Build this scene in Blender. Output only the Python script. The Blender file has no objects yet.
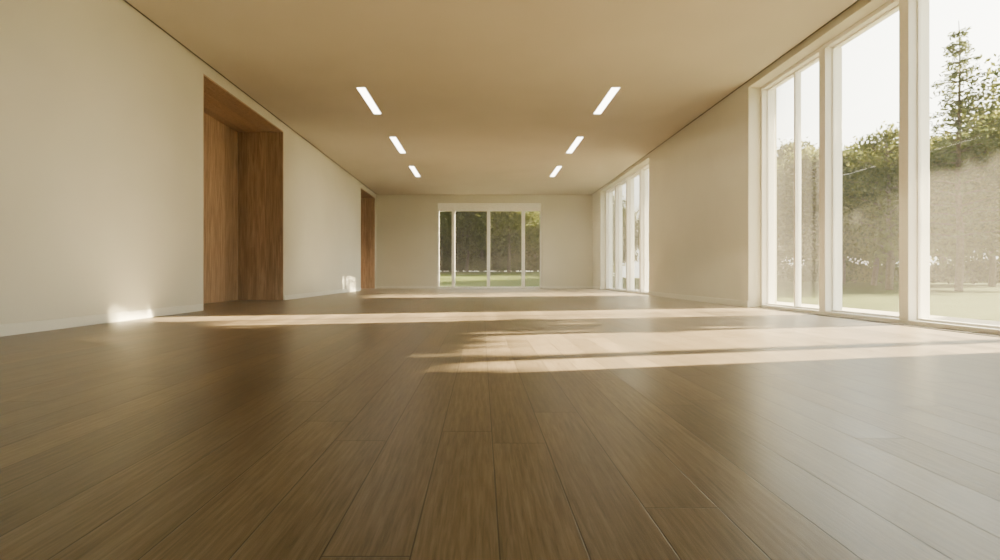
import bpy, math, random
import numpy as np
from mathutils import Vector
random.seed(4); np.random.seed(4)
SC=bpy.context.scene
def link(o):
    SC.collection.objects.link(o); return o

# ---------------------------------------------------------------- node helpers
class NT:
    def __init__(s,name):
        s.m=bpy.data.materials.new(name); s.m.use_nodes=True
        s.t=s.m.node_tree; s.t.nodes.clear()
        s.out=s.t.nodes.new('ShaderNodeOutputMaterial')
    def n(s,typ,ins=None,**kw):
        nd=s.t.nodes.new(typ)
        for k,v in kw.items(): setattr(nd,k,v)
        if ins:
            for k,v in ins.items():
                if isinstance(v,bpy.types.NodeSocket): s.t.links.new(v,nd.inputs[k])
                else: nd.inputs[k].default_value=v
        return nd
    def math(s,op,a,b=0.0,c=0.0):
        return s.n('ShaderNodeMath',{0:a,1:b,2:c},operation=op).outputs[0]
    def ramp(s,f,stops):
        r=s.n('ShaderNodeValToRGB',{0:f}); e=r.color_ramp.elements
        while len(e)<len(stops): e.new(.5)
        for i,(p,c) in enumerate(stops):
            e[i].position=p; e[i].color=(c[0],c[1],c[2],1)
        return r.outputs[0]
    def surf(s,sock): s.t.links.new(sock,s.out.inputs['Surface'])

def plaster(name,col,bump=.05):
    m=NT(name); tc=m.n('ShaderNodeTexCoord').outputs['Object']
    n1=m.n('ShaderNodeTexNoise',{'Vector':tc,'Scale':1.2,'Detail':4.0}).outputs[0]
    c=m.ramp(n1,[(.3,[x*.95 for x in col]),(.7,[min(1,x*1.03) for x in col])])
    n2=m.n('ShaderNodeTexNoise',{'Vector':tc,'Scale':140.0,'Detail':3.0}).outputs[0]
    b=m.n('ShaderNodeBump',{'Height':n2,'Strength':bump,'Distance':.004}).outputs[0]
    p=m.n('ShaderNodeBsdfPrincipled',{'Base Color':c,'Roughness':.75,'Normal':b,'Specular IOR Level':.25})
    m.surf(p.outputs[0]); return m.m
M_WALL=plaster('wall_plaster',(.66,.63,.53))
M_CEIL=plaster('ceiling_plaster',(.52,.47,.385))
M_BASE=plaster('baseboard_paint',(.76,.74,.66),.01)
M_DARK=plaster('shadow_gap_dark',(.05,.045,.04),.01)

def paint(name,col,rough=.35,metal=0.0):
    m=NT(name); tc=m.n('ShaderNodeTexCoord').outputs['Object']
    n=m.n('ShaderNodeTexNoise',{'Vector':tc,'Scale':30.0}).outputs[0]
    c=m.ramp(n,[(.3,[x*.97 for x in col]),(.7,col)])
    p=m.n('ShaderNodeBsdfPrincipled',{'Base Color':c,'Roughness':rough,'Metallic':metal})
    m.surf(p.outputs[0]); return m.m
M_FRAME=paint('frame_white_paint',(.95,.935,.89),.4)
M_LIGHTBOX=paint('light_housing',(.75,.7,.6),.4)

def glassmat(name,veil0,veil1):
    m=NT(name); tc=m.n('ShaderNodeTexCoord').outputs['Object']
    tr=m.n('ShaderNodeBsdfTransparent',{'Color':(.96,.97,.95,1)}).outputs[0]
    gl=m.n('ShaderNodeBsdfGlossy',{'Color':(1,1,1,1),'Roughness':.02}).outputs[0]
    tl=m.n('ShaderNodeBsdfTranslucent',{'Color':(1,.97,.90,1)}).outputs[0]
    n=m.n('ShaderNodeTexNoise',{'Vector':tc,'Scale':1.5,'Detail':2.0}).outputs[0]
    f=m.math('MULTIPLY_ADD',n,veil1,veil0)
    lw=m.n('ShaderNodeLayerWeight',{'Blend':.12}).outputs['Fresnel']
    f2=m.math('MULTIPLY',lw,.5)
    a=m.n('ShaderNodeMixShader',{0:f,1:tr,2:tl}).outputs[0]
    b=m.n('ShaderNodeMixShader',{0:f2,1:a,2:gl}).outputs[0]
    m.surf(b); return m.m
M_GLASS=glassmat('window_glass_glow_veil',.007,.001)  # translucent veil builds a hazy glow into the panes
M_GLASSC=glassmat('window_glass_clean',.001,.001)

def floormat():
    m=NT('oak_plank_floor'); tc=m.n('ShaderNodeTexCoord').outputs['Object']
    s=m.n('ShaderNodeSeparateXYZ',{0:tc}); x,y=s.outputs[0],s.outputs[1]
    W=.146; L=1.9
    xs=m.math('DIVIDE',m.math('SUBTRACT',x,.03),W)
    i=m.math('FLOOR',xs); fx=m.math('FRACT',xs)
    r1=m.n('ShaderNodeTexWhiteNoise',{'W':i},noise_dimensions='1D').outputs['Value']
    ys=m.math('ADD',m.math('DIVIDE',y,L),m.math('MULTIPLY',r1,7.3))
    j=m.math('FLOOR',ys); fy=m.math('FRACT',ys)
    cv=m.n('ShaderNodeCombineXYZ',{0:i,1:j,2:0.0}).outputs[0]
    r2n=m.n('ShaderNodeTexWhiteNoise',{'Vector':cv},noise_dimensions='3D'); r2=r2n.outputs['Value']
    gv=m.n('ShaderNodeCombineXYZ',{0:m.math('ADD',x,m.math('MULTIPLY',r2,13.0)),1:m.math('MULTIPLY',y,.055),2:m.math('MULTIPLY',r2,31.0)}).outputs[0]
    g1=m.n('ShaderNodeTexNoise',{'Vector':gv,'Scale':130.0,'Detail':6.0,'Roughness':.65,'Distortion':.4}).outputs[0]
    gv2=m.n('ShaderNodeCombineXYZ',{0:m.math('ADD',x,m.math('MULTIPLY',r2,5.0)),1:m.math('MULTIPLY',y,.12),2:m.math('MULTIPLY',r2,17.0)}).outputs[0]
    g2=m.n('ShaderNodeTexWave',{'Vector':gv2,'Scale':14.0,'Distortion':7.0,'Detail':3.0,'Detail Scale':1.2},wave_type='BANDS',bands_direction='X').outputs[1]
    g3=m.n('ShaderNodeTexNoise',{'Vector':gv2,'Scale':9.0,'Detail':3.0}).outputs[0]
    gm=m.math('ADD',m.math('MULTIPLY',g1,.70),m.math('ADD',m.math('MULTIPLY',g2,.05),m.math('MULTIPLY',g3,.25)))
    col=m.ramp(gm,[(.3,(.085,.061,.039)),(.5,(.195,.146,.096)),(.72,(.31,.242,.167))])
    tint=m.math('MULTIPLY_ADD',r2,.45,.78)
    tv=m.n('ShaderNodeCombineXYZ',{0:tint,1:tint,2:tint}).outputs[0]
    colt=m.n('ShaderNodeMixRGB',{0:1.0,1:col,2:tv},blend_type='MULTIPLY').outputs[0]
    ex=m.math('MULTIPLY',m.math('MINIMUM',fx,m.math('SUBTRACT',1.0,fx)),W)
    ey=m.math('MULTIPLY',m.math('MINIMUM',fy,m.math('SUBTRACT',1.0,fy)),L)
    e=m.math('MINIMUM',ex,ey)
    gap=m.n('ShaderNodeMapRange',{0:e,1:.0006,2:.0019,3:0.0,4:1.0}).outputs[0]
    gapc=m.math('MULTIPLY_ADD',gap,.78,.22)
    gvv=m.n('ShaderNodeCombineXYZ',{0:gapc,1:gapc,2:gapc}).outputs[0]
    colf=m.n('ShaderNodeMixRGB',{0:1.0,1:colt,2:gvv},blend_type='MULTIPLY').outputs[0]
    h=m.math('ADD',m.math('MULTIPLY',gm,.6),gap)
    b=m.n('ShaderNodeBump',{'Height':h,'Strength':.4,'Distance':.0022}).outputs[0]
    ro=m.math('MULTIPLY_ADD',g1,.16,m.math('MULTIPLY_ADD',r2,.05,.235))
    p=m.n('ShaderNodeBsdfPrincipled',{'Base Color':colf,'Roughness':ro,'Normal':b,'Specular IOR Level':.5})
    m.surf(p.outputs[0]); return m.m
M_FLOOR=floormat()

def woodpanel():
    m=NT('walnut_panel'); g=m.n('ShaderNodeNewGeometry'); tc=m.n('ShaderNodeTexCoord').outputs['Object']
    r=g.outputs['Random Per Island']
    s=m.n('ShaderNodeSeparateXYZ',{0:tc})
    v=m.n('ShaderNodeCombineXYZ',{0:m.math('ADD',s.outputs[0],m.math('MULTIPLY',r,9.0)),1:m.math('ADD',s.outputs[1],m.math('MULTIPLY',r,5.0)),2:m.math('MULTIPLY',s.outputs[2],.06)}).outputs[0]
    n=m.n('ShaderNodeTexNoise',{'Vector':v,'Scale':38.0,'Detail':6.0,'Distortion':.6}).outputs[0]
    c=m.ramp(n,[(.3,(.23,.14,.078)),(.5,(.37,.24,.142)),(.72,(.50,.34,.21))])
    t=m.math('MULTIPLY_ADD',r,.4,.78)
    tv=m.n('ShaderNodeCombineXYZ',{0:t,1:t,2:t}).outputs[0]
    c2=m.n('ShaderNodeMixRGB',{0:1.0,1:c,2:tv},blend_type='MULTIPLY').outputs[0]
    b=m.n('ShaderNodeBump',{'Height':n,'Strength':.25,'Distance':.003}).outputs[0]
    p=m.n('ShaderNodeBsdfPrincipled',{'Base Color':c2,'Roughness':.45,'Normal':b})
    m.surf(p.outputs[0]); return m.m
M_WOOD=woodpanel()

def emis(name,col,st):
    m=NT(name)
    e=m.n('ShaderNodeEmission',{'Color':(*col,1),'Strength':st}); m.surf(e.outputs[0]); return m.m
M_EMIT=emis('led_diffuser',(1,.93,.78),14)

def leafmat(name,c1,c2,tr=.5):
    m=NT(name); g=m.n('ShaderNodeNewGeometry')
    r=g.outputs['Random Per Island']
    c=m.ramp(r,[(0,c1),(1,c2)])
    d=m.n('ShaderNodeBsdfDiffuse',{'Color':c}).outputs[0]
    t=m.n('ShaderNodeBsdfTranslucent',{'Color':c}).outputs[0]
    m.surf(m.n('ShaderNodeMixShader',{0:tr,1:d,2:t}).outputs[0]); return m.m
M_LEAF=leafmat('leaf_green',(.05,.065,.02),(.17,.175,.05),.45)
M_NEEDLE=leafmat('needle_green',(.07,.085,.04),(.16,.18,.08),.35)
def bark():
    m=NT('bark'); tc=m.n('ShaderNodeTexCoord').outputs['Object']
    n=m.n('ShaderNodeTexNoise',{'Vector':tc,'Scale':12.0,'Detail':6.0}).outputs[0]
    c=m.ramp(n,[(.3,(.05,.035,.022)),(.7,(.15,.11,.075))])
    b=m.n('ShaderNodeBump',{'Height':n,'Strength':.6,'Distance':.03}).outputs[0]
    m.surf(m.n('ShaderNodeBsdfPrincipled',{'Base Color':c,'Roughness':.9,'Normal':b}).outputs[0]); return m.m
M_BARK=bark()
def grass():
    m=NT('lawn_grass'); tc=m.n('ShaderNodeTexCoord').outputs['Object']
    n=m.n('ShaderNodeTexNoise',{'Vector':tc,'Scale':.35,'Detail':8.0,'Roughness':.7}).outputs[0]
    n2=m.n('ShaderNodeTexNoise',{'Vector':tc,'Scale':60.0,'Detail':4.0}).outputs[0]
    c=m.ramp(m.math('ADD',m.math('MULTIPLY',n,.6),m.math('MULTIPLY',n2,.4)),[(.3,(.035,.048,.012)),(.7,(.10,.12,.03))])
    b=m.n('ShaderNodeBump',{'Height':n2,'Strength':.8,'Distance':.05}).outputs[0]
    m.surf(m.n('ShaderNodeBsdfPrincipled',{'Base Color':c,'Roughness':.95,'Normal':b,'Specular IOR Level':.05}).outputs[0]); return m.m
M_GRASS=grass()
M_PATH=plaster('paving_stone',(.42,.39,.33))

# ---------------------------------------------------------------- geometry helpers
def boxes(name,lst,mat,parent=None,bevel=0.0,mats=None):
    V=[];F=[];MI=[]
    for k,b in enumerate(lst):
        x0,x1,y0,y1,z0,z1=b[:6]; o=len(V)
        V+=[(x0,y0,z0),(x1,y0,z0),(x1,y1,z0),(x0,y1,z0),(x0,y0,z1),(x1,y0,z1),(x1,y1,z1),(x0,y1,z1)]
        F+=[tuple(o+i for i in f) for f in ((0,3,2,1),(4,5,6,7),(0,1,5,4),(1,2,6,5),(2,3,7,6),(3,0,4,7))]
        MI+=[b[6] if len(b)>6 else 0]*6
    me=bpy.data.meshes.new(name); me.from_pydata(V,[],F); me.update()
    for mm in (mats or [mat]): me.materials.append(mm)
    me.polygons.foreach_set('material_index',MI)
    o=link(bpy.data.objects.new(name,me))
    if parent: o.parent=parent
    if bevel:
        bv=o.modifiers.new('b','BEVEL'); bv.width=bevel; bv.segments=2; bv.limit_method='ANGLE'
    return o
def empty(name,loc=(0,0,0)):
    e=link(bpy.data.objects.new(name,None)); e.empty_display_size=.2; return e

# ---------------------------------------------------------------- room
XL,XR,YB,YF,H=-3.6,3.8,17.8,-4.0,3.2
HT=3.34; DT=.84
A0,A1=6.73,9.45; B0,B1=15.5,17.55; DH=3.07
W0,W1=3.25,7.4; V0,V1=11.8,16.6; WH=3.13; XO=4.2
boxes('floor',[(XL-1.0,XO,YF-.3,YB+.3,-.12,0)],M_FLOOR)
XLo=XL-DT-.1
boxes('wall_left',[(XLo,XL,YF,A0,0,HT),(XLo,XL,A1,B0,0,HT),(XLo,XL,B1,YB,0,HT),
  (XLo,XL,A0,A1,DH,HT),(XLo,XL,B0,B1,DH,HT),(XLo,XL-DT,A0,A1,0,DH),(XLo,XL-DT,B0,B1,0,DH)],M_WALL)
boxes('wall_right',[(XR,XO,YF,W0,0,HT),(XR,XO,W1,V0,0,HT),(XR,XO,V1,YB,0,HT),
  (XR,XO,W0,W1,WH,HT),(XR,XO,V0,V1,WH,HT)],M_WALL)
BX0,BX1,BZ=-1.50,2.06,2.93
boxes('wall_back',[(XLo,BX0,YB,YB+.3,0,HT),(BX1,XO,YB,YB+.3,0,HT),(BX0,BX1,YB,YB+.3,BZ,HT)],M_WALL)
FX0,FX1=-2.6,2.8
boxes('wall_front',[(XLo,FX0,YF-.3,YF,0,HT),(FX1,XO,YF-.3,YF,0,HT),(FX0,FX1,YF-.3,YF,2.95,HT)],M_WALL)
G=.05
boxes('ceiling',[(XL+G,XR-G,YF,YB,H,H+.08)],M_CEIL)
boxes('roof_slab',[(XLo,XO+.2,YF-.3,YB+.3,HT,HT+.25)],M_DARK)
boxes('gap_shade_1',[(XL+.001,XL+G-.001,YF,YB,H+.02,H+.03),(XR-G+.001,XR-.001,YF,YB,H+.02,H+.03)],M_DARK)  # dark strips colour in the shade of the ceiling gap
bh,bt=.09,.014
boxes('baseboard_left',[(XL,XL+bt,YF,A0-.03,0,bh),(XL,XL+bt,A1+.03,B0-.03,0,bh)],M_BASE,bevel=.003)
boxes('baseboard_right',[(XR-bt,XR,YF,W0,0,bh),(XR-bt,XR,W1,V0,0,bh),(XR-bt,XR,V1,YB,0,bh)],M_BASE,bevel=.003)
boxes('baseboard_back',[(XL,BX0,YB-bt,YB,0,bh),(BX1,XR,YB-bt,YB,0,bh)],M_BASE,bevel=.003)

# ---------------------------------------------------------------- timber lined door recesses
def recess(name,y0,y1):
    e=empty(name); t=.022; bw=.17
    back=[];y=y0+t
    while y<y1-t-.01:
        b=min(bw,y1-t-y); back.append((XL-DT,XL-DT+t,y+.002,y+b-.002,.004,DH-t)); y+=bw
    boxes('door_leaf_boards',back,M_WOOD,e,.002)
    for nm,ya,yb in (('jamb_far',y1-t,y1),('jamb_near',y0,y0+t)):
        L=[];x=XL-DT+t
        while x<XL-.005:
            b=min(bw,XL-x); L.append((x+.002,x+b-.001,ya,yb,.004,DH-t)); x+=bw
        boxes(nm,L,M_WOOD,e,.002)
    L=[];x=XL-DT
    while x<XL-.005:
        b=min(bw,XL-x); L.append((x+.002,x+b-.001,y0,y1,DH-t,DH)); x+=bw
    boxes('soffit',L,M_WOOD,e,.002)
    boxes('pull_handle',[(XL-DT+t,XL-DT+t+.05,y0+.35,y0+.37,.8,.83),(XL-DT+t,XL-DT+t+.05,y0+.35,y0+.37,1.27,1.3),(XL-DT+t+.05,XL-DT+t+.07,y0+.35,y0+.37,.78,1.32)],M_DARK,e,.003)
recess('door_1',A0,A1); recess('door_2',B0,B1)

# ---------------------------------------------------------------- windows
def side_window(name,y0,y1,mull,thin,z1):
    e=empty(name); xa,xb=3.97,4.15; f=.045; hw=.055
    L=[(xa,xb,y0,y0+.04,0.0,z1),(xa,xb,y1-.04,y1,0.0,z1),(xa,xb,y0+.04,y1-.04,z1-f,z1),(xa,xb,y0+.04,y1-.04,0.0,.04)]
    for c in mull: L.append((xa-.01,xb+.01,c-hw,c+hw,.04,z1-f))
    for c in thin: L.append((xa+.05,xb-.05,c-.015,c+.015,.04,z1-f))
    boxes('frame',L,M_FRAME,e,.004)
    ed=[y0+.04]+sorted(mull)+[y1-.04]
    P=[]
    for a,b in zip(ed[:-1],ed[1:]):
        aa=a+(hw if a in mull else 0); bb=b-(hw if b in mull else 0)
        P.append((4.055,4.063,aa,bb,.04,z1-f))
    boxes('glass',[(4.06,4.061,p[2],p[3],p[4],p[5]) for p in P],M_GLASS,e)
    S=[]
    for p in P:
        S+=[(4.04,4.08,p[2],p[2]+.012,.04,z1-f),(4.04,4.08,p[3]-.012,p[3],.04,z1-f),(4.04,4.08,p[2]+.012,p[3]-.012,.04,.06),(4.04,4.08,p[2]+.012,p[3]-.012,z1-f-.02,z1-f)]
    boxes('sash',S,M_FRAME,e,.003)
    boxes('floor_track',[(XR+.02,XR+.05,y0+.01,y1-.01,0,.006),(XR+.09,XR+.10,y0+.01,y1-.01,0,.006)],M_DARK,e)
side_window('window_1',W0,W1,[3.72,4.88,6.05],[6.68],WH)
side_window('window_2',V0,V1,[13.0,14.2,15.4],[],WH)
def end_window(name,x0,x1,y,mull,z1,f=.07):
    e=empty(name); ya,yb=y,y+.12
    L=[(x0,x0+.045,ya,yb,0,z1),(x1-.045,x1,ya,yb,0,z1),(x0+.045,x1-.045,ya,yb,z1-f,z1),(x0+.045,x1-.045,ya,yb,0,.06)]
    for c in mull: L.append((c-.055,c+.055,ya-.01,yb+.01,.06,z1-f))
    L.append((x0+.045,x1-.045,ya+.03,yb-.02,z1-f-.2,z1-f))
    boxes('frame',L,M_FRAME,e,.004)
    boxes('glass',[(x0+.045,x1-.045,ya+.065,ya+.066,.06,z1-f-.2)],M_GLASSC,e)
end_window('window_3',BX0,BX1,YB+.06,[-.97,.24,1.44],BZ)
end_window('fill_window',FX0,FX1,YF-.2,[-.8,1.0],2.95)  # unseen window behind the camera, added for fill light

# ---------------------------------------------------------------- ceiling lights
for cx in (-1.76,1.96):
    for (ya,yb) in ((7.58,8.82),(10.3,11.65),(13.07,14.45)):
        w=.06; h1=H-.001
        o=boxes('recessed_linear_light',[(cx-w,cx+w,ya,yb,H-.006,h1,1),(cx-w-.012,cx-w,ya-.012,yb+.012,H-.009,h1,0),(cx+w,cx+w+.012,ya-.012,yb+.012,H-.009,h1,0),
           (cx-w,cx+w,ya-.012,ya,H-.009,h1,0),(cx-w,cx+w,yb,yb+.012,H-.009,h1,0)],None,mats=[M_LIGHTBOX,M_EMIT])

# added haze volume imitating bright bloom around the windows
mh=NT('bloom_haze_volume')
vs=mh.n('ShaderNodeVolumeScatter',{'Color':(1,.95,.84,1),'Density':.0085,'Anisotropy':.55})
mh.t.links.new(vs.outputs[0],mh.out.inputs['Volume'])
hz=boxes('bloom_haze',[(XL+.02,XR-.02,YF+.02,YB-.02,.003,H-.012)],mh.m)

# ---------------------------------------------------------------- garden
def sm(t): t=min(1,max(0,t)); return t*t*(3-2*t)
def gz(x,y): return -.16+.95*sm((y-22)/26)*sm((15-x)/7)
xs=[-70+2*i for i in range(86)]; ys=[-50+2*i for i in range(86)]
V=[(x,y,gz(x,y)) for y in ys for x in xs]; n=len(xs)
F=[(j*n+i,j*n+i+1,(j+1)*n+i+1,(j+1)*n+i) for j in range(len(ys)-1) for i in range(n-1)]
me=bpy.data.meshes.new('lawn'); me.from_pydata(V,[],F); me.materials.append(M_GRASS)
for p in me.polygons: p.use_smooth=True
link(bpy.data.objects.new('lawn',me))
boxes('terrace_paving',[(XO,XO+1.6,YF-.3,YB+2.0,-.155,-.06),(XLo,XO,YB+.3,YB+2.0,-.155,-.06)],M_PATH)

def tube(V,F,MI,pts,rads,seg=7):
    base=len(V)
    for k,(p,r) in enumerate(zip(pts,rads)):
        d=(pts[min(k+1,len(pts)-1)]-pts[max(k-1,0)]).normalized()
        u=d.orthogonal().normalized(); v=d.cross(u)
        for s in range(seg):
            a=2*math.pi*s/seg; V.append(tuple(p+(u*math.cos(a)+v*math.sin(a))*r))
    for k in range(len(pts)-1):
        for s in range(seg):
            a=base+k*seg+s; b=base+k*seg+(s+1)%seg
            F.append((a,b,b+seg,a+seg)); MI.append(0)
def leafquads(V,F,MI,centers,size,flat=0.0,asp=.55):
    n=len(centers)
    d=np.random.normal(size=(n,3)); d[:,2]*=(1-flat); d/=np.linalg.norm(d,axis=1)[:,None]
    e=np.random.normal(size=(n,3)); e-= (e*d).sum(1)[:,None]*d; e/=np.linalg.norm(e,axis=1)[:,None]
    s=size*np.random.uniform(.6,1.3,(n,1))
    a=centers-d*s; b=centers+e*s*asp; c=centers+d*s; f=centers-e*s*asp
    o=len(V); Q=np.stack([a,b,c,f],1).reshape(-1,3)
    V.extend(map(tuple,Q)); 
    for i in range(n):
        F.append((o+4*i,o+4*i+1,o+4*i+2,o+4*i+3)); MI.append(1)
def finish(name,V,F,MI,leaf):
    me=bpy.data.meshes.new(name); me.from_pydata(V,[],F); me.update()
    me.materials.append(M_BARK); me.materials.append(leaf)
    me.polygons.foreach_set('material_index',MI); return me
def broadleaf(h,spread,base,nleaf,lsize=.11,sc0=1.0,wander=.12,rk=.018):
    V=[];F=[];MI=[]
    n=9; pts=[];x=y=0
    for k in range(n):
        z=h*.86*k/(n-1); pts.append(Vector((x,y,z))); x+=random.uniform(-wander,wander);y+=random.uniform(-wander,wander)
    r0=h*rk
    tube(V,F,MI,pts,[r0*(1-.85*k/(n-1)) for k in range(n)],9)
    C=[]
    nb=26
    for k in range(nb):
        t=base+(0.95-base)*k/(nb-1); zi=t*(n-1)
        p=pts[int(zi)].lerp(pts[min(int(zi)+1,n-1)],zi-int(zi))
        a=k*2.4+random.uniform(-.3,.3)
        prof=math.sin(math.pi*min(1,.18+.82*(t-base)/(1-base)))**.6
        L=spread*prof*random.uniform(.7,1.05)
        up=random.uniform(.25,.6)
        q=[p]
        for s in range(1,5):
            f=s/4; q.append(p+Vector((math.cos(a+.2*f)*L*f,math.sin(a+.2*f)*L*f,up*L*f*(1-.25*f)))+Vector([random.uniform(-.08,.08) for _ in range(3)]))
        tube(V,F,MI,q,[r0*.33*(1-.8*s/4) for s in range(5)],5)
        for s in (2,3,4):
            C.append((q[s],.35+.25*L/spread*1.2))
            for _ in range(2):
                d=Vector((random.uniform(-1,1),random.uniform(-1,1),random.uniform(-.4,.7)))*L*.33
                tube(V,F,MI,[q[s],q[s]+d*.6,q[s]+d],[r0*.1,r0*.06,r0*.02],4)
                C.append((q[s]+d,.45))
    sc=spread/2.2*sc0
    per=nleaf//len(C)
    P=[]
    for c,r in C:
        P.append(np.array(c)+np.random.normal(size=(per,3))*r*sc*np.array([.75,.75,.5]))
    leafquads(V,F,MI,np.concatenate(P),lsize)
    return finish('broadleaf',V,F,MI,M_LEAF)
def sun_blocker(z0,z1,ry,rx,nleaf,rtrunk=.05,ls=.09,dy=0.0):
    """unseen sun blocker in tree form with a box-shaped crown"""
    V=[];F=[];MI=[]
    pts=[Vector((0,0,(z1-.3)*k/8)) for k in range(9)]
    tube(V,F,MI,pts,[rtrunk*(1-.5*k/8) for k in range(9)],8)
    for k in range(12):
        a=k*2.4; z=z0+.1+(z1-z0-.4)*k/12
        e=Vector((math.cos(a)*rx*.8,dy+math.sin(a)*ry*.85,z+.15))
        tube(V,F,MI,[Vector((0,0,z)),e*.5+Vector((0,0,z*.5+.08)),e],[.025,.018,.006],5)
    P=np.random.uniform(-1,1,(nleaf,3)); P=np.sign(P)*np.abs(P)**.8
    P[:,0]*=rx; P[:,1]=P[:,1]*ry+dy; P[:,2]=z0+(P[:,2]+1)/2*(z1-z0)
    leafquads(V,F,MI,P,ls); return finish('sun_blocker',V,F,MI,M_LEAF)
def conifer(h,spread,base,lsize=.09,dens=1.0,pw=.8):
    V=[];F=[];MI=[]; r0=h*.013
    pts=[Vector((0.03*math.sin(k),.03*math.cos(k*1.7),h*k/10)) for k in range(11)]
    tube(V,F,MI,pts,[r0*(1-.92*k/10) for k in range(11)],8)
    P=[]; z=base*h
    while z<h*.98:
        t=(z/h-base)/(1-base); L0=spread*(1-t)**pw+.12
        m=random.randint(4,6); a0=random.uniform(0,6)
        for b in range(m):
            a=a0+b*2*math.pi/m+random.uniform(-.25,.25); L=L0*random.uniform(.6,1.1)
            q=[]
            for s in range(5):
                f=s/4; q.append(Vector((math.cos(a)*L*f,math.sin(a)*L*f,z+L*(.30*f-.22*f*f)*1.0+.05*random.uniform(-1,1)*f)))
            tube(V,F,MI,q,[r0*.25*(1-.8*s/4) for s in range(5)],4)
            k=int(190*L/spread*dens)+20
            f=np.random.uniform(.25,1.05,k)[:,None]
            Q=np.array([list(v) for v in q]); idx=np.clip(f[:,0]*4,0,3.99); i0=idx.astype(int); fr=(idx-i0)[:,None]
            c=Q[i0]*(1-fr)+Q[i0+1]*fr
            side=np.array([-math.sin(a),math.cos(a),0])
            c=c+side*np.random.normal(size=(k,1))*.16*L*(1.1-f)+np.random.normal(size=(k,3))*.06
            c[:,2]-=np.random.uniform(0,.12,k)
            P.append(c)
        z+=h*random.uniform(.028,.042)
    leafquads(V,F,MI,np.concatenate(P),lsize,0.3,.35)
    return finish('conifer',V,F,MI,M_NEEDLE)
def shrub(w,h,n):
    V=[];F=[];MI=[];P=[]
    for k in range(9):
        a=k*.7; tube(V,F,MI,[Vector((0,0,.01)),Vector((math.cos(a)*w*.3,math.sin(a)*w*.3,h*.5)),Vector((math.cos(a)*w*.55,math.sin(a)*w*.55,h*.85))],[.02,.015,.008],4)
        c=np.array([math.cos(a)*w*.4*random.uniform(.4,1.2),math.sin(a)*w*.4*random.uniform(.4,1.2),h*random.uniform(.35,.7)])
        P.append(c+np.random.normal(size=(n//9,3))*np.array([w*.25,w*.25,h*.2]))
    P=np.concatenate(P); P[:,2]=np.clip(P[:,2],.11,None)
    leafquads(V,F,MI,P,.08); return finish('shrub',V,F,MI,M_LEAF)
BL=[broadleaf(9,3.0,.26,20000,.13),broadleaf(8,2.6,.24,18000,.12),broadleaf(11,3.3,.16,24000,.14)]
AIRY=broadleaf(9.5,1.9,.22,6500,.10,1.1)
CO=[conifer(10.2,1.7,.20,.085,.25)]
SH=[shrub(1.6,1.3,3000),shrub(1.3,1.0,2600)]
CY=conifer(11,.52,.04,.10,1.4,.25)  # columnar mesh for the added sun blocker
def put(name,me,x,y,s=1.0,rot=None,zs=1.0):
    o=link(bpy.data.objects.new(name,me)); o.location=(x,y,gz(x,y)+.01); o.scale=(s,s,s*zs)
    o.rotation_euler=(0,0,random.uniform(0,6.28) if rot is None else rot); return o
# side garden (seen through window_1)
put('pine_tree',CO[0],18.0,19.6,1.0)
put('deciduous_tree',AIRY,19.9,19.0,1.05)
put('deciduous_tree',AIRY,16.7,21.3,.8)
side=[(24,22.5,.95,0),(20,25.5,.95,1),(23,30.5,.95,0),(26.5,27,1.05,1),(18.5,28,.9,0),(25,36,1.0,0),(31,30,1.05,2),(32,38,1.1,1),(18.5,33,1.0,1),(28,46,1.2,2),(36,34,1.2,0),(39,44,1.2,2),(24,43,1.1,1)]
for x,y,s,k in side: put('deciduous_tree',BL[k],x,y,s)
for x,y in ((19,52),(30,55),(40,52),(15,56)): put('deciduous_tree',BL[random.randrange(3)],x,y,random.uniform(.85,1.1))
# rear garden (seen through window_3)
for x,y,s,k in [(-4.6,43,1.0,0),(-1.3,46,1.0,1),(2.2,42,.95,0),(5.4,46,1.05,0),(9,44,.95,1),(-8,45,1.1,2),(-3,51,1.1,2),(3.2,52,1.15,2),(8,51,1.1,0),(0,56,1.2,2),(-6,57,1.2,2),(6,58,1.2,2),(-11,50,1.1,1),(-2.5,63,1.3,2),(2.5,64,1.3,2),(9,62,1.3,2),(-9,63,1.3,2)]:
    put('deciduous_tree',BL[k],x,y,s)
for k in range(18): put('garden_shrub',SH[k%2],-8+k*1.15+random.uniform(-.3,.3),49+random.uniform(-.7,.7),random.uniform(.9,1.2))
for k in range(16): put('garden_shrub',SH[k%2],-11+k*1.6+random.uniform(-.3,.3),60+random.uniform(-1,1),random.uniform(2.0,2.6))
for k in range(22):
    t=k/21; put('garden_shrub',SH[k%2],36-15*t+random.uniform(-.4,.4),28+20*t+random.uniform(-.4,.4),random.uniform(1.0,1.5))
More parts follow.
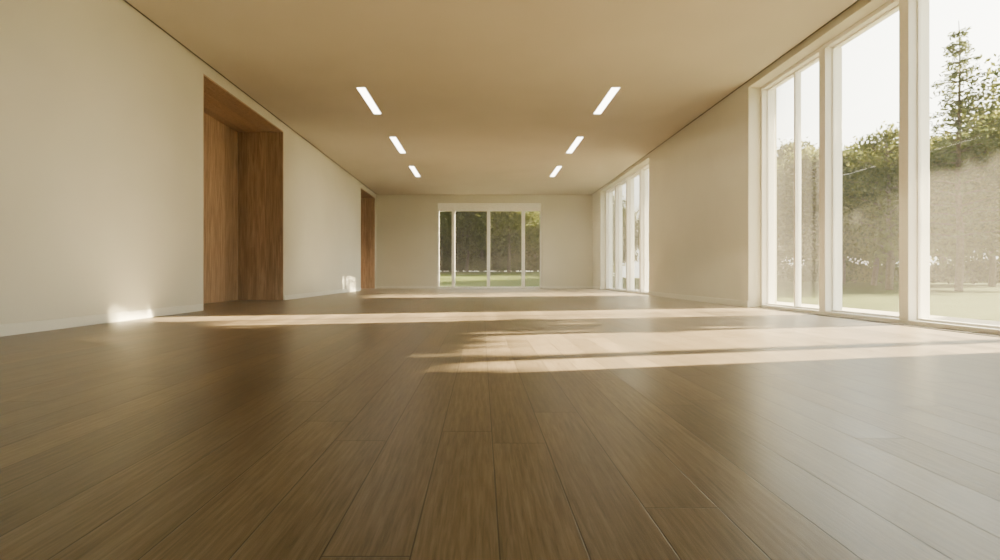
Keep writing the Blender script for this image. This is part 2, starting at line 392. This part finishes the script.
# cypress and box crowns added out of view to shape the sun bands
put('sun_blocker_cypress',CY,11.2,7.05,1.0,0)
put('sun_blocker_tree',sun_blocker(4.50,7.4,1.02,.55,17000,dy=.22),12.2,5.56,1.0,0)
put('sun_blocker_tree',sun_blocker(5.38,7.4,.50,.5,9500,.04,dy=-.20),12.2,8.14,1.0,0)
put('sun_blocker_tree',sun_blocker(6.13,8.2,.46,.6,9500,.04,dy=.32),13.1,8.62,1.0,0)
put('sun_blocker_tree',sun_blocker(8.95,11.6,1.68,1.3,16000,.10,.14,dy=-.06),22.0,17.35,1.0,0)
for x,y,s,k in [(30,3,.6,1),(34,-4,.8,2),(24,-9,.8,1)]: put('deciduous_tree',BL[k],x,y,s)

# ---------------------------------------------------------------- light
sd=Vector((1,.22,.345)).normalized()
sun=bpy.data.lights.new('sun','SUN'); sun.energy=130; sun.angle=math.radians(.6); sun.color=(1,.81,.48)
so=link(bpy.data.objects.new('sun',sun)); so.rotation_euler=sd.to_track_quat('Z','Y').to_euler(); so.location=(30,10,20)
w=bpy.data.worlds.new('sky'); SC.world=w; w.use_nodes=True; t=w.node_tree; t.nodes.clear()
def N(typ,**k):
    n=t.nodes.new(typ)
    for a,v in k.items(): setattr(n,a,v)
    return n
o=N('ShaderNodeOutputWorld'); b=N('ShaderNodeBackground')
tc=N('ShaderNodeTexCoord'); sp=N('ShaderNodeSeparateXYZ'); r=N('ShaderNodeValToRGB')
r.color_ramp.elements[0].color=(1,.94,.78,1); r.color_ramp.elements[1].color=(.83,.84,.78,1); r.color_ramp.elements[1].position=.8
dt=N('ShaderNodeVectorMath',operation='DOT_PRODUCT'); dt.inputs[1].default_value=tuple(sd)
mx=N('ShaderNodeMath',operation='MAXIMUM'); mx.inputs[1].default_value=0
pw=N('ShaderNodeMath',operation='POWER'); pw.inputs[1].default_value=2.0
ma=N('ShaderNodeMath',operation='MULTIPLY_ADD'); ma.inputs[1].default_value=15; ma.inputs[2].default_value=1.5
L=t.links.new
L(tc.outputs['Generated'],sp.inputs[0]); L(tc.outputs['Generated'],dt.inputs[0]); L(dt.outputs['Value'],mx.inputs[0]); L(mx.outputs[0],pw.inputs[0]); L(pw.outputs[0],ma.inputs[0]); L(ma.outputs[0],b.inputs[1])
L(sp.outputs[2],r.inputs[0]); L(r.outputs[0],b.inputs[0]); L(b.outputs[0],o.inputs[0])

cam=bpy.data.cameras.new('camera'); cam.sensor_width=36; cam.lens=18.72; cam.shift_x=.0185; cam.shift_y=-.005; cam.clip_start=.05; cam.clip_end=400
co=link(bpy.data.objects.new('camera',cam)); co.location=(0,0,.46); co.rotation_euler=(math.pi/2,0,0); SC.camera=co
